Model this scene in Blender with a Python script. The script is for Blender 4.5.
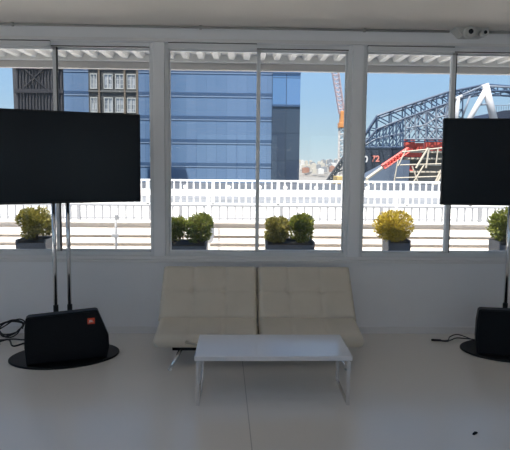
import bpy, bmesh, math, random
from mathutils import Vector, Matrix

for o in list(bpy.data.objects): bpy.data.objects.remove(o)
sc = bpy.context.scene
C = sc.collection
PI = math.pi
R = math.radians

# ---------------------------------------------------------------- camera
EYE = 1.75; FPX = 520.0; PX, PY = 255.0, 208.0
cam_d = bpy.data.cameras.new('camera'); cam = bpy.data.objects.new('camera', cam_d); C.objects.link(cam)
cam_d.sensor_fit = 'HORIZONTAL'; cam_d.sensor_width = 36.0; cam_d.lens = 36.0*FPX/510
cam_d.shift_y = -(225-PY)/510
cam_d.clip_start = 0.05; cam_d.clip_end = 6000
CM = Matrix.Rotation(R(-1.6), 4, 'Z') @ Matrix.Rotation(R(90-5.06), 4, 'X') @ Matrix.Rotation(R(.56), 4, 'Z')
cam.matrix_world = Matrix.Translation((0, 0, EYE)) @ CM
sc.camera = cam

# ---------------------------------------------------------------- sky, sun, exposure
w = bpy.data.worlds.new('sky'); sc.world = w; w.use_nodes = True
nt = w.node_tree; bg = nt.nodes['Background']
tcw = nt.nodes.new('ShaderNodeTexCoord'); sep = nt.nodes.new('ShaderNodeSeparateXYZ'); ramp = nt.nodes.new('ShaderNodeValToRGB')
nt.links.new(tcw.outputs['Generated'], sep.inputs[0]); nt.links.new(sep.outputs['Z'], ramp.inputs[0]); nt.links.new(ramp.outputs[0], bg.inputs[0])
el = ramp.color_ramp.elements
el[0].position = 0; el[0].color = (.66, .78, .85, 1); el[1].position = 1; el[1].color = (.12, .27, .62, 1)
for p_, c_ in ((.04, (.56, .73, .84)), (.12, (.42, .64, .90)), (.22, (.37, .61, .96)), (.5, (.22, .42, .80))):
    e_ = el.new(p_); e_.color = (*c_, 1)
bg.inputs[1].default_value = 0.615
sl = bpy.data.lights.new('sun', 'SUN'); sl.energy = 6.0; sl.angle = R(.6); sl.color = (1, .93, .83)
so = bpy.data.objects.new('sun', sl); C.objects.link(so)
SE, SA = R(64), R(-28)      # elevation; azimuth from straight behind the room towards its left
sv = Vector((math.sin(SA)*math.cos(SE), -math.cos(SA)*math.cos(SE), math.sin(SE)))
so.rotation_euler = sv.to_track_quat('Z', 'Y').to_euler(); so.location = sv*60
vs = sc.view_settings
sc.display_settings.display_device = 'sRGB'
vs.view_transform = 'Standard'; vs.look = 'None'; vs.gamma = 1; vs.use_curve_mapping = False; vs.exposure = 0.80
sc.cycles.max_bounces = 14; sc.cycles.diffuse_bounces = 10; sc.cycles.transparent_max_bounces = 16
sc.cycles.use_denoising = True; sc.cycles.sample_clamp_indirect = 8

# ---------------------------------------------------------------- materials
MATS = {}
def mat(name, col, rough=.6, metal=0, spec=.5, bump=0, bscale=20, var=0, vscale=4, trans=0):
    if name in MATS: return MATS[name]
    m = bpy.data.materials.new(name); m.use_nodes = True; MATS[name] = m
    t = m.node_tree; b = t.nodes['Principled BSDF']
    b.inputs['Base Color'].default_value = (*col, 1); b.inputs['Roughness'].default_value = rough
    b.inputs['Metallic'].default_value = metal; b.inputs['Specular IOR Level'].default_value = spec
    tc = t.nodes.new('ShaderNodeTexCoord')
    if var:
        n = t.nodes.new('ShaderNodeTexNoise'); n.inputs['Scale'].default_value = vscale; n.inputs['Detail'].default_value = 4
        t.links.new(tc.outputs['Object'], n.inputs['Vector'])
        r = t.nodes.new('ShaderNodeValToRGB')
        r.color_ramp.elements[0].position = .3; r.color_ramp.elements[1].position = .7
        r.color_ramp.elements[0].color = (*[max(0, c*(1-var)) for c in col], 1)
        r.color_ramp.elements[1].color = (*[min(1, c*(1+var)) for c in col], 1)
        t.links.new(n.outputs['Fac'], r.inputs[0]); t.links.new(r.outputs[0], b.inputs['Base Color'])
    if bump:
        n = t.nodes.new('ShaderNodeTexNoise'); n.inputs['Scale'].default_value = bscale; n.inputs['Detail'].default_value = 5
        t.links.new(tc.outputs['Object'], n.inputs['Vector'])
        bp = t.nodes.new('ShaderNodeBump'); bp.inputs['Strength'].default_value = bump; bp.inputs['Distance'].default_value = .01
        t.links.new(n.outputs['Fac'], bp.inputs['Height']); t.links.new(bp.outputs[0], b.inputs['Normal'])
    return m

WALL = mat('wall_paint', (.88, .895, .925), .55, bump=.05, bscale=60, var=.02, vscale=2)
CEIL = mat('ceiling_paint', (.87, .82, .77), .7, bump=.05, bscale=40)
FRAME = mat('window_frame_paint', (.77, .79, .81), .35)
TRIMM = mat('trim_paint', (.82, .82, .83), .45)
DARKGAP = mat('rubber_seal', (.03, .03, .03), .6)
CHROME = mat('chrome', (.75, .76, .78), .12, metal=1)
BLACKM = mat('black_powder_coat', (.005, .006, .008), .4, spec=.3, bump=.05, bscale=200)
BLACKP = mat('black_plastic', (.004, .005, .007), .5, spec=.3)
RUBBER = mat('cable_rubber', (.010, .010, .012), .5)
SCREEN = mat('switched_off_screen', (.004, .008, .014), .24, spec=.3)
SOFA = mat('cream_leatherette', (.67, .615, .52), .45, bump=.12, bscale=90, var=.03, vscale=6)
LACQ = mat('white_lacquer', (.78, .79, .82), .10)
POT = mat('grey_planter_fibre', (.085, .09, .10), .6, var=.15, vscale=8)
SOIL = mat('soil', (.03, .022, .015), .9)
WHITEP = mat('white_terrace_paint', (.88, .83, .78), .6, var=.03, vscale=1.5)
RAILM = mat('grey_galvanised_railing', (.33, .33, .35), .5)
RAILW = mat('white_railing_paint', (.82, .82, .82), .5)
CORR = mat('white_corrugated_sheet', (.74, .72, .68), .5, var=.05, vscale=2)
BEAMM = mat('fascia_paint', (.50, .47, .44), .6, var=.06, vscale=3)
CONCR = mat('pale_concrete', (.45, .44, .42), .8, var=.12, vscale=.8)

def floor_mat():
    m = bpy.data.materials.new('white_floor_sheet'); m.use_nodes = True
    t = m.node_tree; b = t.nodes['Principled BSDF']
    tc = t.nodes.new('ShaderNodeTexCoord')
    br = t.nodes.new('ShaderNodeTexBrick'); br.offset = 0
    br.inputs['Scale'].default_value = 1; br.inputs['Brick Width'].default_value = 6.4; br.inputs['Row Height'].default_value = 12.8
    br.inputs['Mortar Size'].default_value = .0035; br.inputs['Mortar Smooth'].default_value = .1
    br.inputs['Color1'].default_value = (.77, .74, .70, 1); br.inputs['Color2'].default_value = (.79, .755, .715, 1); br.inputs['Mortar'].default_value = (.50, .48, .46, 1)
    mp = t.nodes.new('ShaderNodeMapping'); mp.inputs['Location'].default_value = (-.196, -6, 0); mp.inputs['Rotation'].default_value = (0, 0, R(-2.18))
    t.links.new(tc.outputs['Object'], mp.inputs['Vector']); t.links.new(mp.outputs[0], br.inputs['Vector'])
    n = t.nodes.new('ShaderNodeTexNoise'); n.inputs['Scale'].default_value = 3; n.inputs['Detail'].default_value = 5
    t.links.new(tc.outputs['Object'], n.inputs['Vector'])
    mr = t.nodes.new('ShaderNodeMapRange'); mr.inputs[3].default_value = .13; mr.inputs[4].default_value = .26
    t.links.new(n.outputs['Fac'], mr.inputs[0]); t.links.new(mr.outputs[0], b.inputs['Roughness'])
    t.links.new(br.outputs['Color'], b.inputs['Base Color'])
    b.inputs['Specular IOR Level'].default_value = .5
    return m
FLOOR = floor_mat()

def glass_mat(name, tint=(.93, .95, .95)):
    m = bpy.data.materials.new(name); m.use_nodes = True
    t = m.node_tree; t.nodes.remove(t.nodes['Principled BSDF']); out = t.nodes['Material Output']
    tr = t.nodes.new('ShaderNodeBsdfTransparent'); tr.inputs[0].default_value = (*tint, 1)
    gl = t.nodes.new('ShaderNodeBsdfGlossy'); gl.inputs['Roughness'].default_value = .0
    fr = t.nodes.new('ShaderNodeFresnel'); fr.inputs[0].default_value = 1.45
    mx = t.nodes.new('ShaderNodeMixShader')
    t.links.new(fr.outputs[0], mx.inputs[0]); t.links.new(tr.outputs[0], mx.inputs[1]); t.links.new(gl.outputs[0], mx.inputs[2])
    t.links.new(mx.outputs[0], out.inputs[0])
    return m
GLASS = glass_mat('window_glass')

def facade_mat(name, c1, c2, mull, bw, rh, rough=.08, spec=.6, mort=.02):
    m = bpy.data.materials.new(name); m.use_nodes = True
    t = m.node_tree; b = t.nodes['Principled BSDF']
    tc = t.nodes.new('ShaderNodeTexCoord'); mp = t.nodes.new('ShaderNodeMapping'); mp.inputs['Rotation'].default_value = (R(90), 0, 0)
    br = t.nodes.new('ShaderNodeTexBrick'); br.offset = 0
    br.inputs['Scale'].default_value = 1; br.inputs['Brick Width'].default_value = bw; br.inputs['Row Height'].default_value = rh
    br.inputs['Mortar Size'].default_value = mort; br.inputs['Color1'].default_value = (*c1, 1); br.inputs['Color2'].default_value = (*c2, 1); br.inputs['Mortar'].default_value = (*mull, 1)
    t.links.new(tc.outputs['Object'], mp.inputs['Vector']); t.links.new(mp.outputs[0], br.inputs['Vector'])
    t.links.new(br.outputs['Color'], b.inputs['Base Color'])
    b.inputs['Roughness'].default_value = rough; b.inputs['Specular IOR Level'].default_value = spec
    return m

# ---------------------------------------------------------------- mesh helpers
class MB:
    def __init__(s): s.bm = bmesh.new()
    def box(s, x0, x1, y0, y1, z0, z1, M=None):
        v = [s.bm.verts.new(p) for p in ((x0,y0,z0),(x1,y0,z0),(x1,y1,z0),(x0,y1,z0),(x0,y0,z1),(x1,y0,z1),(x1,y1,z1),(x0,y1,z1))]
        for f in ((0,3,2,1),(4,5,6,7),(0,1,5,4),(1,2,6,5),(2,3,7,6),(3,0,4,7)): s.bm.faces.new([v[i] for i in f])
        if M: bmesh.ops.transform(s.bm, matrix=M, verts=v)
        return s
    def prism(s, pts, y0, y1, back=None):     # polygon (x,z) counter-clockwise seen from -y
        b = back or pts
        a = [s.bm.verts.new((x, y0, z)) for x, z in pts]; c = [s.bm.verts.new((x, y1, z)) for x, z in b]
        s.bm.faces.new(a); s.bm.faces.new(c[::-1])
        n = len(pts)
        for i in range(n): s.bm.faces.new((a[i], c[i], c[(i+1)%n], a[(i+1)%n]))
        return s
    def tube(s, pts, r, n=8, r1=None):
        pts = [Vector(p) for p in pts]; rings = []; up = None
        for i, p in enumerate(pts):
            d = (pts[min(i+1, len(pts)-1)] - pts[max(i-1, 0)]).normalized()
            if up is None: up = Vector((0,0,1)) if abs(d.z) < .9 else Vector((1,0,0))
            a = d.cross(up).normalized(); b = a.cross(d).normalized(); up = b
            rr = r if r1 is None else r + (r1-r)*i/(len(pts)-1)
            rings.append([s.bm.verts.new(p + a*rr*math.cos(2*PI*k/n) + b*rr*math.sin(2*PI*k/n)) for k in range(n)])
        for q in range(len(rings)-1):
            for k in range(n): s.bm.faces.new((rings[q][k], rings[q][(k+1)%n], rings[q+1][(k+1)%n], rings[q+1][k]))
        s.bm.faces.new(rings[0][::-1]); s.bm.faces.new(rings[-1])
        return s
    def lathe(s, prof, c=(0,0,0), n=24, sx=1, sy=1):
        rings = [[s.bm.verts.new((c[0]+sx*r*math.cos(2*PI*k/n), c[1]+sy*r*math.sin(2*PI*k/n), c[2]+z)) for k in range(n)] for r, z in prof]
        for q in range(len(rings)-1):
            for k in range(n): s.bm.faces.new((rings[q][k], rings[q][(k+1)%n], rings[q+1][(k+1)%n], rings[q+1][k]))
        s.bm.faces.new(rings[0][::-1]); s.bm.faces.new(rings[-1])
        return s
    def build(s, name, m, parent=None, smooth=False, bevel=0, seg=2):
        bmesh.ops.recalc_face_normals(s.bm, faces=s.bm.faces)
        me = bpy.data.meshes.new(name); s.bm.to_mesh(me); s.bm.free()
        if m: me.materials.append(m)
        for p in me.polygons: p.use_smooth = smooth
        o = bpy.data.objects.new(name, me); C.objects.link(o)
        if bevel:
            bv = o.modifiers.new('bevel', 'BEVEL'); bv.width = bevel; bv.segments = seg; bv.limit_method = 'ANGLE'
        if parent: o.parent = parent
        return o

def tag(o, label=None, cat=None, group=None, kind=None):
    if label: o['label'] = label
    if cat: o['category'] = cat
    if group: o['group'] = group
    if kind: o['kind'] = kind
    return o
def thing(name, label, cat, loc=(0,0,0), rz=0, group=None):
    o = bpy.data.objects.new(name, None); C.objects.link(o); o.empty_display_size = .1
    o.location = loc; o.rotation_euler = (0, 0, rz)
    return tag(o, label, cat, group)
def mesh_text(cu, parent, loc):
    t = bpy.data.objects.new('tmp', cu); C.objects.link(t)
    me = bpy.data.meshes.new_from_object(t.evaluated_get(bpy.context.evaluated_depsgraph_get())); bpy.data.objects.remove(t)
    o = bpy.data.objects.new('lettering', me); C.objects.link(o); o.parent = parent; o.location = loc; o.rotation_euler = (R(90), 0, 0)
    return o
def struct(o, label=None): return tag(o, label, None, None, 'structure')
def copy_tree(o, parent=None):
    c = o.copy(); C.objects.link(c); c.parent = parent
    for ch in list(o.children): copy_tree(ch, c)
    return c

# ================================================================ ROOM
XL, XR, YB, YF, ZC = -4.9, 5.6, -3.2, 5.2, 3.06
PER, XC0, HG = 1.955, .17, .885        # window rhythm, middle of the centre window, half glass width
ZS, ZH = .838, 2.85                    # glass bottom and top
struct(MB().box(XL-.2, XR+.2, YB-.2, YF, -.15, 0).build('floor', FLOOR), 'glossy white floor with thin dark seams')
struct(MB().box(XL-.2, XR+.2, YB-.2, YF+.2, ZC, ZC+.2).build('ceiling', CEIL), 'plain off white painted ceiling')
wl = MB().box(XL-.2, XL, YB, YF, 0, .1).box(XL-.2, XL, YB, YF, 2.9, ZC)
LW = [(-2.9, -.5), (-.2, 2.2), (2.5, 4.9)]  # unseen windows added on the left to raise indoor daylight
ys = [YB] + [v for p in LW for v in p] + [YF]
for i in range(0, len(ys), 2): wl.box(XL-.2, XL, ys[i], ys[i+1], .1, 2.9)
struct(wl.build('wall_left', WALL), 'white wall at the left end of the room, tall windows added for daylight')
for i, (y0, y1) in enumerate(LW):
    rt = bpy.data.objects.new('window_%d' % (i+9), None); C.objects.link(rt); rt.location = (XL-.1, (y0+y1)/2, 0); struct(rt, 'tall unseen window added in the left end wall for daylight')
    h = (y1-y0)/2
    MB().box(-.04, .04, -h, -h+.05, .1, 2.9).box(-.04, .04, h-.05, h, .1, 2.9).box(-.04, .04, -h, h, .1, .15).box(-.04, .04, -h, h, 2.85, 2.9).box(-.04, .04, -.03, .03, .1, 2.9).build('window_frame', FRAME, rt)
    MB().box(-.002, .002, -h+.05, h-.05, .15, 2.85).build('pane', GLASS, rt)
struct(MB().box(XR, XR+.2, YB, YF, 0, ZC).build('wall_right', WALL), 'white wall at the right end of the room')
KS = range(-2, 3)
wf = MB()
wf.box(XL-.2, XR+.2, YF, YF+.2, -.15, .735)
wf.box(XL-.2, XR+.2, YF, YF+.2, 2.90, ZC)
for k in range(-2, 4):
    xc = XC0 + (k-.5)*PER
    wf.box(xc-.055, xc+.055, YF-.012, YF+.2, .735, 2.90)
wf.box(XL-.2, XC0-2.5*PER-.055, YF, YF+.2, .735, 2.90)
wf.box(XC0+2.5*PER+.055, XR+.2, YF, YF+.2, .735, 2.90)
struct(wf.build('wall_front', WALL, bevel=.004), 'white window wall with posts between the windows')
# back wall with an unseen row of windows added to brighten the room
wb = MB()
BW = [(-4.2, -2.0), (-1.2, 1.0), (1.8, 4.0)]
wb.box(XL-.2, XR+.2, YB-.2, YB, 0, .9); wb.box(XL-.2, XR+.2, YB-.2, YB, 2.5, ZC)
xs = [XL-.2] + [v for p in BW for v in p] + [XR+.2]
for i in range(0, len(xs), 2): wb.box(xs[i], xs[i+1], YB-.2, YB, .9, 2.5)
struct(wb.build('wall_back', WALL), 'white wall behind the viewer')
bb = MB().box(XL, XR, YF-.015, YF, 0, .07)
struct(bb.build('baseboard_front', TRIMM, bevel=.004), 'low white baseboard under the windows')
struct(MB().box(XL, XR, YF-.03, YF+.02, .735, .765).box(XL, XR, YF-.014, YF, .765, .80).build('trim_1', TRIMM, bevel=.005), 'white sill rail running below the windows')
struct(MB().box(XL, XR, YF-.02, YF, 2.905, 2.935).build('trim_2', TRIMM, bevel=.004), 'white head rail running above the windows')
for i, k in enumerate(KS):
    xc = XC0 + k*PER; a = PER/2-.055; mo = -.048 if k == -1 else 0
    rt = bpy.data.objects.new('window_%d' % (i+1), None); C.objects.link(rt); rt.location = (xc, YF, 0); struct(rt, 'white framed sliding window with two tall panes')
    f = MB()
    f.box(-a, -HG, .02, .14, .765, 2.90).box(HG, a, .02, .14, .765, 2.90)
    f.box(-HG, HG, .02, .14, .765, ZS).box(-HG, HG, .02, .14, ZH, 2.90)
    f.build('window_frame', FRAME, rt, bevel=.005)
    for s in (-1, 1):
        x0, x1 = (-HG, .018+mo) if s < 0 else (-.018+mo, HG)
        y0, y1 = (.045, .075) if s < 0 else (.08, .11)
        m = MB(); t = .018 if s > 0 else .022
        m.box(x0, x0+(.036 if s > 0 else .014), y0, y1, ZS, ZH).box(x1-(.036 if s < 0 else .014), x1, y0, y1, ZS, ZH)
        m.box(x0, x1, y0, y1, ZS, ZS+.012).box(x0, x1, y0, y1, ZH-t, ZH)
        sash = m.build('sash', FRAME, rt, bevel=.003)
        MB().box(x0+.012, x1-.012, (y0+y1)/2-.002, (y0+y1)/2+.002, ZS+.01, ZH-t+.002).build('pane', GLASS, sash)
    MB().box(-HG, -.02+mo, -.005, .045, ZH-.005, ZH+.045).build('head_rail', FRAME, rt, bevel=.004)
    MB().box(-HG, -.02+mo, .0, .0195, ZH+.046, ZH+.053).build('seal', DARKGAP, rt)
    if k != 0: MB().box(.0185+mo, .027+mo, .045, .079, ZS, ZH).build('seal', DARKGAP, rt)
    MB().box(-.02+mo, HG, .018, .0195, ZH-.0, ZH+.01).build('seal', DARKGAP, rt)
for i, (x0, x1) in enumerate(BW):
    rt = bpy.data.objects.new('window_%d' % (i+6), None); C.objects.link(rt); rt.location = ((x0+x1)/2, YB, 0); struct(rt, 'unseen window added in the wall behind the viewer for daylight')
    h = (x1-x0)/2
    f = MB().box(-h, -h+.05, -.12, -.04, .9, 2.5).box(h-.05, h, -.12, -.04, .9, 2.5).box(-h, h, -.12, -.04, .9, .95).box(-h, h, -.12, -.04, 2.45, 2.5).box(-.03, .03, -.12, -.04, .9, 2.5)
    f.build('window_frame', FRAME, rt)
    MB().box(-h+.05, h-.05, -.082, -.078, .95, 2.45).build('pane', GLASS, rt)

# conduit and fixture at the ceiling line
cd = thing('conduit', 'thin grey cable conduit running along the ceiling edge above the windows', 'conduit', (0, YF-.018, ZC-.018))
MB().tube([(XL, 0, 0), (2.035, 0, 0)], .011, 8).build('pipe', mat('conduit_grey', (.42, .41, .40), .5), cd, True)
MB().tube([(2.395, 0, 0), (XR, 0, 0)], .011, 8).build('pipe', MATS['conduit_grey'], cd, True)
for x in (-3.9, -2.2, -.4, 1.2, 3.4): MB().box(x-.012, x+.012, -.014, .018, -.016, .018).build('clip', MATS['conduit_grey'], cd, bevel=.003)
fx = thing('emergency_light', 'white ceiling light fixture with a round dark lamp head above the right window', 'light fixture', (2.175, YF-.03, ZC))
FXM = mat('fixture_plastic', (.60, .60, .58), .4); LENS = mat('lamp_lens', (.03, .03, .035), .15)
MB().prism([(-.13, -.01), (-.05, -.085), (.16, -.085), (.20, -.04), (.20, 0), (-.13, 0)], -.10, .03).build('housing', FXM, fx, bevel=.008)
def headlamp(x, z, r):
    hd = MB(); hd.tube([(x, -.16, z), (x, -.10, z)], r, 24); h = hd.build('lamp_head', FXM, fx, True, bevel=.004)
    MB().tube([(x, -.166, z), (x, -.158, z)], r*.45, 20).build('lens', LENS, h, True)
headlamp(0, -.055, .052); headlamp(.14, -.06, .036)

# ================================================================ FURNITURE
def tuft_pad(w_, l_, t_, cols, rows, nx=60, ny=44):
    """upholstered pad centred in x, lying from y=0 to l_, underside at z=0"""
    bm = bmesh.new(); top = []; bot = []
    for j in range(ny+1):
        v = j/ny; tr = []; br = []
        for i in range(nx+1):
            u = i/nx
            eu = min(u, 1-u)*w_; ev = min(v, 1-v)*l_
            r = .045
            ru = 1 - max(0, 1-eu/r)**2; rv = 1 - max(0, 1-ev/r)**2
            h = math.sqrt(max(0, ru*rv))
            z = t_*(.5 + .5*h)
            cu = u*cols; cv = v*rows
            du = abs(cu-round(cu))*w_/cols; dv = abs(cv-round(cv))*l_/rows
            iu = 0 < round(cu) < cols; iv = 0 < round(cv) < rows
            if iu: z -= .007*math.exp(-(du/.012)**2)
            if iv: z -= .007*math.exp(-(dv/.012)**2)
            if iu and iv: z -= .022*math.exp(-(du*du+dv*dv)/.0011)
            if iu and not iv and rows > 1: z -= .004*math.exp(-(du/.03)**2)
            x = (u-.5)*w_; y = v*l_
            tr.append(bm.verts.new((x, y, z)))
            br.append(bm.verts.new((x, y, t_*.5*(1-h))))
        top.append(tr); bot.append(br)
    for j in range(ny):
        for i in range(nx):
            bm.faces.new((top[j][i], top[j][i+1], top[j+1][i+1], top[j+1][i]))
            bm.faces.new((bot[j][i], bot[j+1][i], bot[j+1][i+1], bot[j][i+1]))
    bmesh.ops.remove_doubles(bm, verts=bm.verts, dist=1e-4)
    m = MB(); m.bm.free(); m.bm = bm
    # rim between top and bottom sheets
    edges = [e for e in bm.edges if len(e.link_faces) == 1]
    if edges: bmesh.ops.bridge_loops(bm, edges=edges)
    return m
sofa = thing('sofa', 'cream leatherette click-clack sofa bed with tufted split back under the windows', 'sofa', (.165, 4.28, 0))
for s in (-1, 1):
    x = s*.45
    o = tuft_pad(.896, .40, .125, 3, 1).build('seat', SOFA, sofa, True); o.location = (x, 0, .166); o.rotation_euler = (R(9), 0, 0)
    o = tuft_pad(.902, .57, .12, 3, 2).build('backrest', SOFA, sofa, True); o.location = (s*.4525, .39, .262); o.rotation_euler = (R(47), 0, 0)
MB().box(-.74, .74, .06, .10, .135, .175).box(-.74, .74, .40, .44, .135, .20).box(-.74, -.70, .06, .44, .135, .175).box(.70, .74, .06, .44, .135, .175).box(-.02, .02, .06, .62, .135, .175).build('under_frame', BLACKM, sofa, bevel=.004)
for s in (-1, 1):
    for (ya, yb) in ((.08, -.03), (.42, .56)):
        MB().tube([(s*.66, ya, .155), (s*.745, yb, .008)], .017, 12).lathe([(.02, 0), (.022, .004), (.018, .012)], (s*.746, yb, 0)).build('leg', CHROME, sofa, True)

tb = thing('coffee_table', 'low white lacquered coffee table with chrome sled legs in front of the sofa', 'coffee table', (.245, 3.83, 0))
MB().box(-.566, .566, -.24, .235, .338, .372).build('table_top', LACQ, tb, bevel=.004)
for s in (-1, 1):
    m = MB(); x0, x1 = sorted((s*.53, s*.555))
    m.box(x0, x1, -.225, -.213, 0, .338).box(x0, x1, .193, .205, 0, .338).box(x0, x1, -.213, .193, 0, .012).box(x0, x1, -.213, .193, .326, .338)
    m.build('leg', CHROME, tb, bevel=.002)
MB().box(-.53, .53, -.19, -.165, .316, .337).box(-.53, .53, .155, .18, .316, .337).build('rail', CHROME, tb, bevel=.002)

def stand(label, loc, rz, poles, group):
    t = thing('display_stand', label, 'display stand', loc, rz, group)
    MB().lathe([(.985, 0), (1, .004), (1, .014), (.985, .018), (.5, .0185)], sx=.47, sy=.31, n=72).build('base_plate', BLACKM, t)
    for x, y in poles:
        p = MB().tube([(x, y, .018), (x, y, 1.92)], .019, 20).build('pole', CHROME, t, True)
        MB().tube([(x, y, .0185), (x, y, .43)], .0225, 20).build('collar', BLACKM, p, True)
    xa, ya = poles[0]; xb, yb = poles[1]
    for z in (1.55, 1.90): MB().box(xa-.04, xb+.04, min(ya, yb)-.035, max(ya, yb)+.022, z-.03, z+.03).build('bracket', BLACKM, t, bevel=.004)
    return t
# poles given in the stand's own frame
def loc2(px, py, ox, oy, rz):
    d = Vector((px-ox, py-oy)); c, s = math.cos(-rz), math.sin(-rz)
    return (d.x*c-d.y*s, d.x*s+d.y*c)
rL = R(12); pl = [loc2(-1.680, 4.70, -1.56, 4.57, rL), loc2(-1.562, 4.725, -1.56, 4.57, rL)]
stand('oval black based display stand with two chrome poles holding the left screen', (-1.56, 4.57, 0), rL, pl, 'display stands')
rR = R(-6); pr = [loc2(2.535, 4.80, 2.56, 4.68, rR), loc2(2.655, 4.79, 2.56, 4.68, rR)]
stand('oval black based display stand holding the screen at the right edge', (2.56, 4.68, 0), rR, pr, 'display stands')

def tv(label, loc, rz):
    t = thing('television', label, 'television', loc, rz, 'wide flat televisions')
    w2, h2 = .70, .392
    MB().box(-w2, w2, .006, .035, -h2, h2).box(-.45, .45, .035, .055, -.30, .12).build('back_case', BLACKP, t, bevel=.004)
    m = MB(); b = .010
    m.box(-w2, w2, -.004, .006, h2-b, h2).box(-w2, w2, -.004, .006, -h2, -h2+b*1.5).box(-w2, -w2+b, -.004, .006, -h2+b*1.5, h2-b).box(w2-b, w2, -.004, .006, -h2+b*1.5, h2-b)
    m.build('bezel', BLACKP, t)
    MB().box(-w2+b, w2-b, .0, .006, -h2+b*1.5, h2-b).build('screen', SCREEN, t)
    return t
tv('large black flat television switched off on the chrome poles at left', (-1.558, 4.487, 1.772), R(22))
tv('large black flat television switched off, cut by the right edge', (2.527, 4.64, 1.768), R(-4))

def grille_mat():
    m = bpy.data.materials.new('speaker_grille'); m.use_nodes = True; t = m.node_tree; b = t.nodes['Principled BSDF']
    tc = t.nodes.new('ShaderNodeTexCoord'); v = t.nodes.new('ShaderNodeTexVoronoi'); v.inputs['Scale'].default_value = 180; v.inputs['Randomness'].default_value = .1
    r = t.nodes.new('ShaderNodeValToRGB'); r.color_ramp.elements[0].color = (.001, .001, .002, 1); r.color_ramp.elements[1].color = (.006, .007, .010, 1); r.color_ramp.elements[0].position = .25; r.color_ramp.elements[1].position = .4
    t.links.new(tc.outputs['Object'], v.inputs['Vector']); t.links.new(v.outputs['Distance'], r.inputs[0]); t.links.new(r.outputs[0], b.inputs['Base Color']); b.inputs['Roughness'].default_value = .6; b.inputs['Specular IOR Level'].default_value = .25
    return m
GRILLE = grille_mat()
LOGO = mat('orange_red_badge', (.75, .07, .02), .4); LOGOW = mat('badge_lettering', (.85, .85, .85), .5)
def inset(pts, d):
    cx = sum(p[0] for p in pts)/len(pts); cz = sum(p[1] for p in pts)/len(pts)
    return [(cx+(x-cx)*(1-d/.3), cz+(z-cz)*(1-d/.22)) for x, z in pts]
def speaker(label, loc, rz):
    t = thing('loudspeaker', label, 'loudspeaker', loc, rz, 'loudspeakers on the stand bases')
    pts = [(.01, 0), (.665, 0), (.685, .10), (.682, .19), (.592, .425), (.575, .432), (.03, .412), (.012, .40), (0, .30), (-.004, .15)]
    back = [(.34+(x-.34)*.8, .01+z*.82) for x, z in pts]
    MB().prism(pts, .0, .09).prism(pts, .09, .24, back).build('cabinet', BLACKP, t, bevel=.006)
    g = inset(pts, .014)
    MB().prism(g, -.012, .004).build('grille', GRILLE, t, bevel=.004)
    bd = MB().box(.505, .567, -.017, -.011, .315, .368).build('badge', LOGO, t, bevel=.002)
    cu = bpy.data.curves.new('lettering', 'FONT'); cu.body = 'JBL'; cu.size = .028; cu.align_x = 'CENTER'; cu.align_y = 'CENTER'; cu.extrude = .001; cu.offset = .0006
    cu.materials.append(LOGOW)
    mesh_text(cu, bd, (.536, -.0185, .341))
    MB().box(.25, .42, .235, .262, .16, .20).build('handle', BLACKP, t, bevel=.008)
    return t
speaker('black stage loudspeaker with red badge lying on the left stand base', (-1.805, 4.300, .0205), R(17))
speaker('black stage loudspeaker on the right stand base, cut by the frame', (2.17, 4.59, .0205), R(-17))

def cable(name, label, pts, r=.006, group=None, parent=None, m=RUBBER):
    cu = []
    P = [Vector(p) for p in pts]
    for i in range(len(P)-1):
        p0 = P[max(i-1, 0)]; p1 = P[i]; p2 = P[i+1]; p3 = P[min(i+2, len(P)-1)]
        for k in range(8):
            t = k/8
            cu.append(.5*((2*p1)+(-p0+p2)*t+(2*p0-5*p1+4*p2-p3)*t*t+(-p0+3*p1-3*p2+p3)*t**3))
    cu.append(P[-1])
    for p in cu: p.z = max(p.z, r+.0005)
    o = MB().tube(cu, r, 8).build(name, m, parent, True)
    if label: tag(o, label, 'cable', group)
    return o
cable('cable', 'black cable looping from the left loudspeaker towards the wall', [(-1.76, 4.62, .12), (-1.88, 4.80, .06), (-2.02, 4.90, .01), (-2.12, 4.80, .01), (-2.22, 4.92, .03), (-2.36, 4.86, .01), (-2.62, 4.9, .01)], .008)
cable('cable', 'black cable lying slack between the left wall and stand base', [(-1.80, 4.93, .008), (-1.95, 4.985, .01), (-2.1, 4.965, .012), (-2.2, 4.99, .01), (-2.35, 4.965, .01), (-2.7, 5.0, .01)], .007)
cable('cable', 'coiled black cable pile standing up at the left edge', [(-2.26+.12*math.cos(a)*(1+.15*math.sin(3*a)), 5.06+.03*math.sin(a)+.0015*a, .09+.07*math.sin(a*1.03)+.01*math.sin(2.3*a)) for a in [i*.6 for i in range(40)]], .007)
cable('cable', 'thick black cable curling over the floor at the left edge', [(-2.16, 4.60, .01), (-2.26, 4.66, .03), (-2.22, 4.74, .05), (-2.36, 4.76, .02), (-2.5, 4.70, .01), (-2.8, 4.74, .01)], .009)
c4 = thing('cable', 'black cable with a plug end lying left of the right stand', 'cable', (0, 0, 0))
cable('cord', None, [(2.30, 4.86, .05), (2.18, 5.00, .02), (2.10, 4.97, .01), (2.04, 4.93, .01), (1.985, 4.945, .01)], .006, None, c4)
cable('cord', None, [(2.30, 4.90, .03), (2.2, 5.04, .04), (2.12, 5.05, .015), (2.06, 4.96, .01), (1.985, 4.955, .01)], .005, None, c4)
MB().tube([(1.99, 4.952, .012), (1.90, 4.965, .012)], .011, 12).build('plug', RUBBER, c4, True)
tag(MB().prism([(-.022, 0), (.02, 0), (.024, .008), (.005, .014), (-.016, .010)], -.006, .008).build('floor_scrap', BLACKP, bevel=.002), 'tiny black scrap lying on the empty white floor near the viewer', 'scrap').location = (1.536, 3.20, .0005)
bpy.data.objects['floor_scrap'].rotation_euler = (0, 0, R(35))

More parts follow.
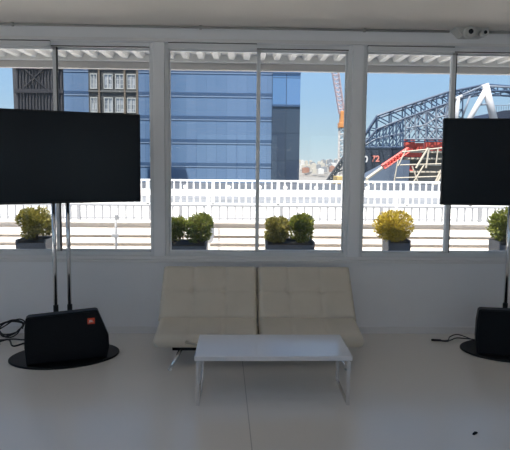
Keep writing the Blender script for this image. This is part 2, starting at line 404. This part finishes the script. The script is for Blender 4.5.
# ================================================================ TERRACE
YP = 10.0
struct(MB().box(-12, 14, YF+.2, YP-.0, -.3, -.02).box(-12, XL-.2, -9, YF+.2, -.3, -.02).box(XL-.2, 14, -9, YB-.2, -.3, -.02).build('terrace_floor', WHITEP), 'bright white terrace floor outside the windows, with unseen strips added left and behind')  # left and back strips added out of view to bounce sun indoors
# corrugated canopy
def corrugated(x0, x1, y0, y1, z, pitch, dep, th=.006):
    m = MB(); xs = []; x = x0
    while x < x1:
        xs += [(x, 0), (x+pitch*.36, 0), (x+pitch*.5, dep), (x+pitch*.86, dep)]; x += pitch
    lo = [[m.bm.verts.new((a, y, z+b)) for a, b in xs] for y in (y0, y1)]
    hi = [[m.bm.verts.new((a, y, z+b+th)) for a, b in xs] for y in (y0, y1)]
    n = len(xs)
    for i in range(n-1):
        m.bm.faces.new((lo[0][i], lo[0][i+1], lo[1][i+1], lo[1][i])); m.bm.faces.new((hi[0][i], hi[1][i], hi[1][i+1], hi[0][i+1]))
        for s in (0, 1): m.bm.faces.new((lo[s][i], hi[s][i], hi[s][i+1], lo[s][i+1]))
    m.bm.faces.new((lo[0][0], lo[1][0], hi[1][0], hi[0][0])); m.bm.faces.new((lo[0][-1], hi[0][-1], hi[1][-1], lo[1][-1]))
    return m
cn = thing('canopy', 'white corrugated canopy roof over the terrace with a pale front beam', 'canopy', (0, YF+.2, 0))
corrugated(-7, 9, 0, 1.46, 3.03, .19, .055).build('corrugated_roof', CORR, cn)
MB().box(-7, 9, 1.38, 1.46, 2.915, 3.02).build('front_beam', BEAMM, cn, bevel=.004)
MB().box(-7, 9, 1.30, 1.37, 3.0, 3.095).build('closure_strip', CORR, cn)
MB().box(-7, 9, 0, .05, 2.95, 3.03).build('wall_plate', BEAMM, cn)
# parapet with ledges
struct(MB().box(-12, 14, YP+.021, YP+.18, -.3, .574).build('parapet', mat('ledge_shade_grey', (.60, .58, .57), .8)), 'core of the terrace parapet, coloured grey to deepen the shade between ledges')  # core coloured darker than the ledges to strengthen the shade in the gaps
pp = MB()
for z0, z1 in ((.575, .605), (.34, .47), (.19, .285), (-.02, .12)): pp.box(-12, 14, YP-.13, YP+.02+(.16 if z0 > .5 else 0), z0, z1)
struct(pp.build('parapet_ledge', WHITEP, bevel=.006), 'white terrace parapet with stepped ledges')

def railing(name, label, y, x0, x1, z0, z1, pitch, rw, mrail, mpick, postgap, rails, baluster_r, posttop=None, postr=.03):
    t = thing(name, label, 'railing', ((x0+x1)/2, y, 0)); L = (x1-x0)/2
    for zc, hh, dd in rails: MB().box(-L, L, -dd, dd, zc-hh, zc+hh).build('rail', mrail, t, bevel=.004)
    n = int(2*L/postgap)
    for i in range(n+1):
        xx = -L+i*postgap
        p = MB().box(xx-postr, xx+postr, -postr-.005, postr+.005, z0, posttop or z1).build('post', mrail, t, bevel=.004)
        if i < n:
            b = MB(); k = int(postgap/pitch); g = postgap/k
            for q in range(1, k): b.box(xx+q*g-baluster_r, xx+q*g+baluster_r, -.012, .012, z0, z1)
            b.build('baluster_panel', mpick, t)
    return t
railing('terrace_railing', 'grey metal railing standing on the white terrace parapet', YP+.08, -9, 10.6, .605, .90, .14, .02, RAILM, RAILM, 1.96, ((.895, .018, .025), (.65, .012, .015)), .014)
# the roof next door
struct(MB().box(-20, 22, YP+.18, 15.4, -.4, .30).build('neighbour_roof', WHITEP), 'bright white roof surface beyond the railing')
fr_ = railing('roof_fence', 'white roof fence with a thick middle band and two rows of openings', 15.2, -16, 20, .50, 1.20, .19, .02, RAILW, RAILW, 1.90, ((1.20, .028, .04), (.845, .095, .06), (.515, .025, .05)), .022, 1.20, .045)
MB().box(-18, 18, -.06, .06, .30, .49).build('plinth', RAILW, fr_)
struct(MB().box(-40, 45, 15.6, 31, -1.5, -.09).build('near_roof', mat('grey_roof_felt', (.26, .26, .27), .8, var=.2, vscale=.8)), 'grey flat roof strip just beyond the white roof fence')
struct(MB().box(-40, 45, 31, 46, -1.5, -.1).build('lower_roof', mat('dark_roof_felt', (.10, .105, .12), .8, var=.3, vscale=.8)), 'grey flat roof beyond the white roof fence')
for px, nth in ((-1.6, 'leftmost'), (-.35, 'second from left'), (.55, 'third from left'), (1.3, 'third from right'), (2.2, 'second from right'), (3.7, 'rightmost')):
    tag(MB().lathe([(.03, 0), (.03, .02), (.05, .03), (.065, .06), (.065, .08), (.04, .115), (.01, .125)], (px, 15.10, .945), 16).build('post_lamp', WHITEP, None, True), 'small white round cap lamp on the roof fence band, '+nth+' of the six', 'lamp', 'cap lamps along the roof fence')
for x, y, top, lab, mm in ((-.58, 9.55, 1.26, 'slim white pole with a bulging foot by the terrace railing, seen through the centre window', WHITEP), (2.92, 9.62, 1.25, 'slim white pole with a bulging foot beyond the yellow shrub', WHITEP)):
    t = thing('terrace_pole', lab, 'pole', (x, y, -.02))
    MB().tube([(0, 0, .0), (0, 0, top)], .022, 12).build('shaft', mm, t, True)
    MB().lathe([(.02, .26), (.075, .30), (.10, .42), (.09, .56), (.03, .70)], n=20).build('foot', RAILM, t, True)
t = thing('tap_post', 'thin grey post with a small bracket on the terrace below the left screen', 'post', (-2.06, 8.6, -.02))
MB().tube([(0, 0, 0), (0, 0, .86)], .02, 12).build('shaft', RAILM, t, True)
MB().box(-.07, .04, -.03, .03, .50, .56).build('bracket', RAILM, t, bevel=.006); MB().box(-.015, .05, -.02, .02, .80, .88).build('tap', RAILM, t, bevel=.006)

# shrubs
def leaf_mat(name, a, b):
    m = bpy.data.materials.new(name); m.use_nodes = True; t = m.node_tree; p = t.nodes['Principled BSDF']
    tc = t.nodes.new('ShaderNodeTexCoord'); n = t.nodes.new('ShaderNodeTexNoise'); n.inputs['Scale'].default_value = 22; n.inputs['Detail'].default_value = 3
    r = t.nodes.new('ShaderNodeValToRGB'); r.color_ramp.elements[0].position = .35; r.color_ramp.elements[1].position = .65
    r.color_ramp.elements[0].color = (*a, 1); r.color_ramp.elements[1].color = (*b, 1)
    t.links.new(tc.outputs['Object'], n.inputs['Vector']); t.links.new(n.outputs['Fac'], r.inputs[0]); t.links.new(r.outputs[0], p.inputs['Base Color'])
    p.inputs['Roughness'].default_value = .55
    tr = t.nodes.new('ShaderNodeBsdfTranslucent'); t.links.new(r.outputs[0], tr.inputs[0]); mx = t.nodes.new('ShaderNodeMixShader'); mx.inputs[0].default_value = .3
    t.links.new(p.outputs[0], mx.inputs[1]); t.links.new(tr.outputs[0], mx.inputs[2]); t.links.new(mx.outputs[0], t.nodes['Material Output'].inputs[0])
    return m
LG = leaf_mat('green_leaves', (.09, .13, .02), (.28, .28, .04)); LO = leaf_mat('olive_leaves', (.12, .12, .03), (.36, .30, .06)); LY = leaf_mat('yellow_leaves', (.30, .22, .02), (.60, .45, .04))
TWIG = mat('twig_bark', (.10, .07, .04), .8)
def bush(parent, cx, cz, rx, rz, m, seed):
    rn = random.Random(seed); b = MB(); tw = MB()
    lob = [(rn.uniform(-.55, .55), rn.uniform(-.55, .55), rn.uniform(-.6, .55), rn.uniform(.42, .6)) for _ in range(14)]
    for i in range(5200):
        l = rn.choice(lob)
        d = Vector((rn.gauss(0, 1), rn.gauss(0, 1), rn.gauss(0, 1))).normalized()*l[3]*rn.uniform(.55, 1.06)
        q = Vector((l[0], l[1], l[2])) + d
        if q.length > 1.08: q = q.normalized()*rn.uniform(.9, 1.08)
        p = Vector((cx+q.x*rx, q.y*rx, cz+q.z*rz))
        out = q.normalized(); s = rn.uniform(.013, .023)
        dirv = (out+Vector((rn.uniform(-.8, .8), rn.uniform(-.8, .8), rn.uniform(-.2, 1)))).normalized()
        sd = dirv.cross(Vector((rn.uniform(-1, 1), rn.uniform(-1, 1), rn.uniform(-1, 1)))).normalized()
        v = [b.bm.verts.new(k) for k in (p-dirv*s, p+sd*s*.55, p+dirv*s*1.5, p-sd*s*.55)]
        b.bm.faces.new(v)
    for i in range(26):
        d = Vector((rn.uniform(-.8, .8), rn.uniform(-.8, .8), rn.uniform(-.1, .8)))
        tw.tube([(cx+rn.uniform(-.03, .03), rn.uniform(-.03, .03), cz-rz*1.08), (cx+d.x*rx*.4, d.y*rx*.4, cz+(d.z-.6)*rz*.5), (cx+d.x*rx, d.y*rx, cz+d.z*rz)], .006, 5, .002)
    me = b.build('foliage', m, parent); tw.build('twigs', TWIG, parent)
def planter(label, x, w_, top, bushes, seed, name='potted_shrub', dep=.40):
    t = thing(name, label, 'potted shrub', (x, 8.0, -.02)); h = top+.02; a = w_/2
    m = MB(); m.prism([(-a*.93, 0), (a*.93, 0), (a, h), (a-.03, h), (a-.03, h-.05), (-a+.03, h-.05), (-a+.03, h), (-a, h)], -dep/2, -dep/2+.03)
    m.prism([(-a*.93, 0), (a*.93, 0), (a, h), (-a, h)], dep/2-.03, dep/2)
    m.prism([(-a*.93, 0), (-a*.93+.03, 0), (-a+.03, h), (-a, h)], -dep/2+.03, dep/2-.03).prism([(a*.93-.03, 0), (a*.93, 0), (a, h), (a-.03, h)], -dep/2+.03, dep/2-.03)
    m.build('planter', POT, t)
    MB().box(-a+.035, a-.035, -dep/2+.03, dep/2-.03, h-.12, h-.04).build('soil', SOIL, t)
    for i, (bx, bz, rx, rz, mm) in enumerate(bushes): bush(t, bx-x, bz+.02, rx, rz, mm, seed+i)
planter('olive green shrub in a dark pot seen behind the left chrome poles', -3.14, .45, .555, [(-3.14, .79, .27, .25, LO)], 1)
planter('dark trough with two green shrubs at the left of the centre window', -.84, .66, .52, [(-1.03, .73, .22, .22, LG), (-.65, .735, .235, .235, LG)], 10)
planter('dark trough with an olive and a green shrub right of the centre mullion', .76, .75, .545, [(.57, .71, .215, .20, LO), (.95, .745, .215, .22, LG)], 20)
planter('yellow leaved round shrub in a square dark pot', 2.44, .35, .575, [(2.37, .785, .315, .235, LY)], 30, dep=.35)
planter('green shrub in a dark pot below the right screen', 4.17, .36, .56, [(4.17, .82, .27, .27, LG)], 40, dep=.35)

# ================================================================ BEYOND
def at(x, y, Y):          # far things: point where the sight line meets the plane at distance Y
    d = CM.to_3x3() @ Vector(((x-PX)/FPX, -(y-PY)/FPX, -1)); k = Y/d.y
    return Vector((d.x*k, Y, EYE+d.z*k))
struct(MB().box(-1500, 1800, 46, 2500, -30, -26).build('ground', mat('city_ground', (.20, .19, .17), .9, var=.25, vscale=.02)), 'grey city ground far below')

# --- glass tower
GL1 = facade_mat('blue_curtain_glass', (.10, .17, .30), (.135, .21, .35), (.065, .115, .21), 1.5, 60, .12)
GL2 = facade_mat('deep_blue_glass', (.10, .20, .38), (.13, .24, .44), (.03, .05, .10), 2.6, 4.0, .1, mort=.05)
GL3 = facade_mat('dark_reflection_glass', (.035, .05, .085), (.045, .065, .10), (.02, .03, .05), 2.6, 4.0, .15, mort=.05)
SLAB = mat('tower_spandrel', (.045, .085, .17), .35); SLABL = mat('spandrel_sill', (.22, .30, .44), .4)
YT = 78
gx0 = at(58, 100, YT).x; gx1 = at(272, 100, YT).x; gz0 = at(200, 181, YT).z
tw = thing('glass_tower', 'tall pale blue glass office tower filling the centre window', 'building', ((gx0+gx1)/2, YT, -26))
gw = (gx1-gx0)/2-.01
MB().box(-gw, gw, 0, 26, 0, 26+34).build('curtain_wall', GL1, tw)
for i in range(-3, 8):
    z = at(200, 94-23.4*i, YT).z+26
    if z > 59: break
    s = MB().box(-gw, gw, -.06, .0, z-.30, z+.22).build('spandrel', SLAB, tw)
    MB().box(-gw, gw, -.08, .0, z-.42, z-.30).build('sill_strip', SLABL, s)
cx0 = at(272, 100, YT).x; cx1 = at(299.5, 100, YT).x
ct = thing('corner_tower', 'narrow glass tower with a dark painted reflection low down, adjoining the right side of the pale blue tower', 'building', ((cx0+cx1)/2, YT-1, -26))
cw = (cx1-cx0)/2; zc_ = at(285, 106, YT).z+26
MB().box(-cw+.02, cw, 0, 22, 0, zc_).build('lower_storeys', GL3, ct)  # dark colour stands for other buildings reflected in the lower glass
MB().box(-cw+.02, cw, 0, 22, zc_, 60).build('upper_storeys', GL2, ct)
for za, zb in ((-.2, .1), (4.5, 4.7)): MB().box(-cw, cw, -.15, 0, zc_+za, zc_+zb).build('band', SLAB, ct)

# --- old masonry block (reflection in the tower glass, built solid) and dark tower
MAS = mat('reflected_brick', (.045, .047, .05), .8, var=.3, vscale=.8); PIL = mat('reflected_pilaster_tan', (.13, .10, .075), .8); WW = mat('reflected_window_frame', (.36, .36, .35), .6)
WG = facade_mat('reflected_window_glass', (.12, .13, .15), (.28, .29, .32), (.40, .40, .40), .36, .55, .1, mort=.03)
YM = 60
mx0 = at(88.5, 90, YM).x; mx1 = at(138.5, 90, YM).x
mb = thing('reflected_masonry', 'reflection of an old dark brick building with white framed windows, built solid above the left screen', 'building', (mx0, YM, -26))
MW = mx1-mx0; pxm = MW/50.0
m = MB()
pl_ = [(0, 0), (MW, 0), (MW*1.0-2.0, 8), (-2.0, 8)]
lo_ = [m.bm.verts.new((x, y, 0)) for x, y in pl_]; hi_ = [m.bm.verts.new((x, y, 50)) for x, y in pl_]
m.bm.faces.new(lo_[::-1]); m.bm.faces.new(hi_)
for i in range(4): m.bm.faces.new((lo_[i], lo_[(i+1) % 4], hi_[(i+1) % 4], hi_[i]))
m.build('wall', MAS, mb)
for q in (11, 36.5, 49): MB().box((q-.9)*pxm, (q+.9)*pxm, -.22, 0, 0, 50).build('reflected_pilaster', PIL, mb)
for r_ in range(-1, 4):
    zt = at(110, 73.5-23.8*(r_-1)-23.8*0, YM).z+26 - 23.8*pxm*1.0
    for (a, b_) in ((2.0, 9), (15.5, 24.5), (27, 35.5), (38.5, 47.5)):
        h = 15*pxm
        fz = zt-h
        f = MB(); X0, X1 = a*pxm, b_*pxm
        f.box(X0, X1, -.14, 0, zt-.10, zt).box(X0, X1, -.14, 0, fz, fz+.10).box(X0, X0+.08, -.14, 0, fz+.10, zt-.10).box(X1-.08, X1, -.14, 0, fz+.10, zt-.10).box((X0+X1)/2-.04, (X0+X1)/2+.04, -.12, 0, fz+.1, zt-.1)
        fo = f.build('reflected_window', WW, mb)
        MB().box(X0+.08, X1-.08, -.05, .0, fz+.1, zt-.1).build('pane', WG, fo)
    MB().box(0, MW, -.18, 0, zt-15*pxm-.35, zt-15*pxm-.12).build('reflected_ledge', mat('reflected_stone', (.10, .10, .10), .8), mb)
DK = mat('brown_grey_cladding', (.05, .05, .058), .8, var=.15, vscale=.4); DK2 = mat('brown_grey_rib', (.025, .025, .032), .9)
YD = 59
dx0 = at(17, 100, YD).x; dx1 = at(64, 100, YD).x
dt = thing('dark_tower', 'dark grey ribbed tower at the left edge above the screen', 'building', (dx0, YD, -26)); DW = dx1-dx0
m = MB(); lo_ = [m.bm.verts.new(p) for p in ((0, 0, 0), (DW, 0, 0), (DW-3.2, 8, 0), (-3.2, 8, 0))]; hi_ = [m.bm.verts.new(p) for p in ((-.6, 0, 55), (DW, 0, 55), (DW-3.2, 8, 55), (-3.8, 8, 55))]
m.bm.faces.new(lo_[::-1]); m.bm.faces.new(hi_)
for i in range(4): m.bm.faces.new((lo_[i], lo_[(i+1) % 4], hi_[(i+1) % 4], hi_[i]))
m.build('wall', DK, dt)
ribs = MB()
for i in range(15): ribs.box(i*DW/15+.1, i*DW/15+.22, -.15, 0, 0, 54)
ribs.build('rib_panel', DK2, dt)
for z in (at(40, 91, YD).z+26, at(40, 91, YD).z+26-4, at(40, 67, YD).z+26): MB().box(-.1, DW, -.25, 0, z-.25, z+.2).build('floor_band', DK2, dt)
MB().tube([(0.6, -.2, at(20, 66, YD).z+26), (DW*.72, -.2, at(20, 92, YD).z+26)], .09, 6).tube([(DW*.75, -.2, at(20, 62, YD).z+26), (.9, -.2, at(20, 88, YD).z+26)], .09, 6).build('brace', DK2, dt)

# --- hazy hill with houses
HILL = mat('far_hill', (.24, .22, .20), .9, var=.35, vscale=.015)
hm = MB(); rn = random.Random(5); rows = []
for j in range(9):
    y = 330+j*75; f_ = j/8
    rows.append([hm.bm.verts.new((-600+i*45, y, -26.5+(27+3.5*math.sin(i*.7)+rn.uniform(-1, 1.5))*f_**1.1)) for i in range(50)])
rows.append([hm.bm.verts.new((-600+i*45, 1400, -40)) for i in range(50)])
for j in range(9):
    for i in range(49): hm.bm.faces.new((rows[j][i], rows[j][i+1], rows[j+1][i+1], rows[j+1][i]))
struct(hm.build('hill', HILL, smooth=True), 'grey brown wooded hill on the horizon')
hc = [mat('house_%s' % n, c, .8) for n, c in (('cream', (.5, .46, .40)), ('brick', (.36, .20, .15)), ('white', (.62, .60, .58)), ('grey', (.25, .26, .28)))]
rn = random.Random(9); placed = []
for i in range(400):
    if len(placed) >= 44: break
    X = rn.uniform(300, 341) if len(placed) < 32 else rn.uniform(341, 445); yy = rn.uniform(160.2, 171)
    Y = 620+(171-yy)*28; p = at(X, yy, Y); wd = rn.uniform(4, 9); hh = rn.uniform(2.5, 5.5); q = rn.randrange(4)
    if any(abs(p.x-a.x) < 9.5 and abs(p.y-a.y) < 7 for a in placed): continue
    placed.append(p)
    t = MB(); t.box(-wd/2, wd/2, -3, 3, -4, hh*.6); t.prism([(-wd/2, hh*.6), (wd/2, hh*.6), (0, hh)], -3, 3)
    cn_ = ('cream', 'red brick', 'white', 'grey')[q]
    tag(t.build('house', hc[q]), 'tiny %s gabled house on the distant hill' % cn_, 'house', '%s houses on the distant hill' % cn_).location = p

# --- tower crane
def lattice(m, p0, p1, w0, w1, n, r, up=Vector((0, 1, 0))):
    d = (p1-p0).normalized(); a = d.cross(up).normalized(); b = a.cross(d).normalized(); prev = None
    for i in range(n+1):
        c = p0.lerp(p1, i/n); hw = (w0+(w1-w0)*i/n)/2
        cur = [c+a*hw*s+b*hw*t for s, t in ((-1, -1), (1, -1), (1, 1), (-1, 1))]
        for k in range(4): m.tube([cur[k], cur[(k+1) % 4]], r*.7, 4)
        if prev:
            for k in range(4):
                m.tube([prev[k], cur[k]], r, 4); m.tube([prev[k], cur[(k+1) % 4]], r*.7, 4)
        prev = cur
YC = 120
CRW = mat('pale_crane_steel', (.62, .58, .56), .5); CRR = mat('haze_pink_boom', (.62, .45, .45), .5); CRO = mat('orange_crane_paint', (.70, .30, .10), .5)  # boom red lightened to pink, distance haze put into the colour
cb = at(341.5, 180, YC); ctp = at(341.8, 128, YC); org = Vector((cb.x, YC, -26))
cr = thing('tower_crane', 'tall pale crane with orange cab and raised lattice boom tinted pink for haze', 'crane', org)
m = MB(); lattice(m, Vector((0, 0, 0)), Vector((0, 0, ctp.z+26)), 1.5, 1.5, 26, .12); m.build('mast', CRW, cr)
m = MB(); zc2 = ctp.z+26
m.box(-1.0, 1.3, -1.2, 1.2, zc2, zc2+1.2).box(-.7, .5, -1, 1, zc2+1.2, zc2+3.8).box(.5, 1.5, -.8, .8, zc2+1.5, zc2+3.0).build('cab', CRO, cr, bevel=.1)
m = MB(); lattice(m, Vector((-.3, 0, zc2+3.4)), at(331, 45, YC)-org, 1.2, 1.5, 16, .085); m.build('boom', CRR, cr)
m = MB(); m.tube([(.4, 0, zc2+3.6), (1.6, 0, zc2+8.5), (3.2, 0, zc2+3.0)], .13, 6).build('a_frame', CRW, cr)
# container and raking strut beside it
YO = 46.5
tag(MB().box(-.75, .75, 0, 2, 0, 1.75).box(-.68, .68, -.04, 0, .2, .5).box(-.68, .68, -.04, 0, .9, 1.2).build('site_cabin', mat('ochre_paint', (.62, .42, .16), .6), bevel=.03), 'small ochre site cabin beyond the roof fence beside the post', 'cabin').location = at(345, 196, YO)+Vector((0, 0, 0))
sb = thing('raking_strut', 'dark steel raking strut leaning right in front of the crane foot', 'strut', at(328, 182, 70))
m = MB(); o_ = at(328, 182, 70); lattice(m, Vector((0, 0, 0)), at(349, 152, 70)-o_, .5, .5, 9, .09); m.build('strut', mat('dark_steel', (.04, .045, .055), .5), sb)
m = MB(); m.tube([at(336, 172, 70)-o_, at(350, 168, 70)-o_], .12, 6).tube([at(336, 182, 70)-o_, at(350, 174, 70)-o_], .12, 6).build('tie', MATS['dark_steel'], sb)

# --- steel truss roof under construction
STB = mat('blue_grey_steel', (.045, .08, .15), .5); STW = mat('white_steel', (.62, .60, .62), .5); STL = mat('light_steel', (.20, .23, .29), .5)
RED = mat('red_cladding', (.62, .10, .08), .6); BEI = mat('beige_steel', (.60, .52, .42), .6); SLT = mat('slate_blue_wall', (.10, .13, .19), .6, var=.1, vscale=.3)
NAV = mat('dark_navy_wall', (.022, .030, .055), .6); GRB = mat('grey_brown_wall', (.25, .235, .22), .8, var=.3, vscale=.35)
YS = 105
o0 = at(440, 180, YS); o0 = Vector((o0.x, YS, -26))
ts = thing('steel_truss_roof', 'blue grey steel truss roof under construction in the right window', 'truss structure', o0)
topc = [(345, 168), (362, 139), (377, 116), (405, 106), (425, 99.5), (448, 92), (466, 88.5), (485, 84.5), (510, 86.5), (560, 90)]
lowc = [(345, 170), (362, 146), (377, 129), (405, 118), (425, 111), (448, 103), (466, 95), (485, 91), (510, 91), (560, 95)]
def rel(p, dy=0):
    v = at(p[0], p[1], YS); return Vector((v.x-o0.x+dy*.23, dy, v.z-o0.z))
def lerp2(pl_, n):
    out = []
    for i in range(len(pl_)-1):
        for k in range(n): out.append((pl_[i][0]+(pl_[i+1][0]-pl_[i][0])*k/n, pl_[i][1]+(pl_[i+1][1]-pl_[i][1])*k/n))
    return out+[pl_[-1]]
tp, lw = lerp2(topc, 2), lerp2(lowc, 2)
for nm, dy in (('front_truss', 0), ('rear_truss', 7)):
    m = MB()
    m.tube([rel(p, dy) for p in tp], .26, 6); m.tube([rel(p, dy) for p in lw], .2, 6)
    for i in range(1, len(tp)):
        m.tube([rel(tp[i], dy), rel(lw[i], dy)], .15, 5); m.tube([rel(tp[i-1], dy), rel(lw[i], dy)], .13, 5)
    m.build(nm, STB, ts)
m = MB()
for i in range(1, len(tp), 1): m.tube([rel(tp[i]), rel(tp[i], 7)], .14, 5); m.tube([rel(lw[i]), rel(lw[i-1], 7)], .12, 5)
m.build('cross_bracing', STB, ts)
# lattice web under the chord: grid of nodes with jagged bracing
rn = random.Random(3)
def webtop(x):
    for i in range(len(lowc)-1):
        if lowc[i][0] <= x <= lowc[i+1][0]: return lowc[i][1]+(lowc[i+1][1]-lowc[i][1])*(x-lowc[i][0])/(lowc[i+1][0]-lowc[i][0])
for nm, dy, mm, xa, xb, st, bot in (('web', 0, STB, 363, 403, 6.6, 147), ('web', 7, STB, 366, 408, 7.3, 147), ('web', 0, STL, 405, 466, 10.5, 139), ('web', 7, STB, 403, 470, 9.5, 140)):
    m = MB(); cols = []; x = xa
    while x <= xb:
        yt = webtop(x); nn = max(2, int((bot-yt)/9.5)); cols.append([(x+rn.uniform(-.6, .6)*(j > 0), yt+(bot-yt)*j/nn) for j in range(nn+1)]); x += st
    for i, c in enumerate(cols):
        m.tube([rel(q, dy) for q in c], .17, 5)
        if i:
            p = cols[i-1]
            for j in range(min(len(c), len(p))):
                m.tube([rel(p[-1-j], dy), rel(c[-1-j], dy)], .15, 5)
                if j+1 < min(len(c), len(p)):
                    m.tube([rel(p[-1-j], dy), rel(c[-2-j], dy)], .12, 4)
                    if rn.random() < .7: m.tube([rel(p[-2-j], dy), rel(c[-1-j], dy)], .12, 4)
    m.build(nm, mm, ts)
# white A frame
aw = thing('steel_a_frame', 'big white steel A-frame rising to the peak of the truss roof', 'steel frame', Vector((o0.x, YS-2, -26)))
def rel2(p, Y): v = at(p[0], p[1], Y); return v-Vector((o0.x, YS-2, -26))
YA = YS-2
for pa, pb, wd in (((487, 88), (462, 132), .55), ((485, 84), (495, 124), .75), ((453, 100), (462, 84+12), .35), ((458, 98), (456, 128), .4)):
    MB().tube([rel2(pa, YA), rel2(pb, YA)], wd, 8).build('strut', STW, aw, True)
for a, b_ in (((485, 85), (455, 98)), ((488, 86), (520, 88)), ((476, 105), (492, 104)), ((470, 96), (462, 118))):
    MB().tube([rel2(a, YA), rel2(b_, YA)], .2, 6).build('tie_beam', STL, aw, True)
MB().lathe([(.3, -.5), (.55, -.3), (.55, .3), (.3, .5)], tuple(rel2((485, 87), YA)), 12).build('node', STW, aw)

# buildings at the foot of the truss roof
def slab(x0, x1, y0, y1, Y, dep, origin):     # box spanning picture columns x0..x1 and rows y0..y1 at distance Y
    a = at(x0, y1, Y)-origin; b = at(x1, y0, Y)-origin
    return a.x, b.x, a.y, a.y+dep, a.z, b.z
YN = 112
on = at(380, 180, YN); on.z = -26
nb = thing('navy_building', 'dark navy building with white and red numerals below the truss roof', 'building', on)
x0, x1, y0, y1, z0, z1 = slab(357, 404, 146, 182, YN, 14, on)
MB().box(x0, x1, y0, y1, 0, z1).build('wall', NAV, nb)
def sign(txt, px, py, size, m):
    cu = bpy.data.curves.new('lettering', 'FONT'); cu.body = txt; cu.size = size; cu.align_x = 'CENTER'; cu.align_y = 'CENTER'; cu.extrude = .05; cu.offset = .06; cu.materials.append(m)
    v = at(px, py, YN)-on; mesh_text(cu, nb, (v.x, -.06, v.z))
sign('0', 365.6, 159.5, 1.9, mat('sign_white', (.7, .7, .72), .6)); sign('72', 375.5, 159, 1.8, mat('sign_red', (.75, .25, .2), .6))
ox = at(425, 180, 116); ox.z = -26
gb = thing('site_building', 'grey brown half built block with red cladding panels under the truss roof', 'building', ox)
x0, x1, y0, y1, z0, z1 = slab(409.5, 520, 151, 182, 116, 16, ox)
MB().box(x0, x1, y0, y1, 0, z1).build('wall', GRB, gb)
for a in ((405.5, 415, 139, 151), (416, 424, 143, 150), (426, 452, 138, 151), (405.5, 414, 164.5, 171.5), (405.5, 422, 152, 157)):
    x0, x1, y0, y1, z0, z1 = slab(*a, 114.5, 1.4, ox); MB().box(x0, x1, y0, y1, z0, z1).build('cladding_panel', RED, gb)
for a in ((405.5, 450, 151, 152.6), (405.5, 450, 164, 165.4), (405.5, 450, 171.2, 172.4), (405.5, 450, 158, 159.2)):
    x0, x1, y0, y1, z0, z1 = slab(*a, 114.2, 1.5, ox); MB().box(x0, x1, y0, y1, z0, z1).build('floor_edge', BEI, gb)
sl_ = at(385, 190, 100); sl_.z = -26
v = [at(x, y, 100)-sl_ for x, y in ((364, 178), (398, 160), (410, 160), (405, 184), (364, 184))]
m = MB(); m.prism([(v[4].x, 0), (v[3].x, 0), (v[2].x, v[2].z), (v[1].x, v[1].z), (v[0].x, v[0].z)], 0, 6)
tag(m.build('sloped_shed', SLT), 'slate blue shed with a sloping roof below the red boom', 'shed').location = sl_
ob = at(366, 184, 92); 
bl = thing('boom_lift', 'long boom lift, red upper arm and beige lower arm, reaching right', 'boom lift', ob)
def r3(x, y): return at(x, y, 92)-ob
m = MB(); lattice(m, r3(383, 167), r3(409, 149.5), .75, .75, 9, .12); m.tube([r3(383, 167), r3(409, 149.5)], .22, 6); m.build('upper_arm', mat('boom_red', (.75, .10, .08), .45), bl)
MB().tube([r3(366.5, 179), r3(386, 165)], .30, 8).build('lower_arm', BEI, bl)
MB().tube([r3(366.5, 179), r3(368, 184.5)], .30, 8).tube([r3(366, 184), r3(374, 192)], .32, 8).tube([r3(374, 184), r3(368, 191)], .3, 8).build('pedestal', BEI, bl)
ofr = at(425, 190, 88)
sf = thing('scaffold_frame', 'beige braced scaffold frames standing in front of the half built block', 'scaffold', ofr)
def r4(x, y): return at(x, y, 88)-ofr
m = MB()
for a, b_, r_ in (((416, 168), (428, 148), .20), ((426, 168), (429, 148), .16), ((400, 165), (452, 163.5), .12), ((436, 185), (447, 164), .22), ((432, 190), (441, 170), .18), ((393, 188), (398, 160), .10), ((402, 152), (452, 147), .14), ((447, 147), (452, 168), .14), ((406, 150), (398, 166), .12), ((410, 188), (424, 165), .14), ((420, 188), (412, 166), .12), ((436, 165), (438, 148), .12), ((396, 178), (450, 176), .12)):
    m.tube([r4(*a), r4(*b_)], r_, 6)
m.build('braced_frame', BEI, sf)
od = at(505, 130, 130); od.z = -26
da = thing('dark_roof_building', 'dark curved roof building with a thin rooftop fence at the right edge', 'building', od)
pts = [at(x, y, 130)-od for x, y in ((488, 118), (494, 113), (504, 110.5), (530, 109), (560, 110))]
m = MB(); m.prism([(pts[0].x, 0), (pts[-1].x, 0)]+[(p.x, p.z) for p in reversed(pts)], 0, 20); m.build('roof', NAV, da)
m = MB()
for i in range(22):
    p = at(490+i*2.4, 112, 130)-od; q = at(490+i*2.4, 105, 130)-od; m.tube([p+Vector((0, .3, -1)), q+Vector((0, .3, 0))], .07, 4)
m.tube([at(489, 105.5, 130)-od, at(545, 104.5, 130)-od], .08, 4); m.build('rooftop_fence', STL, da)
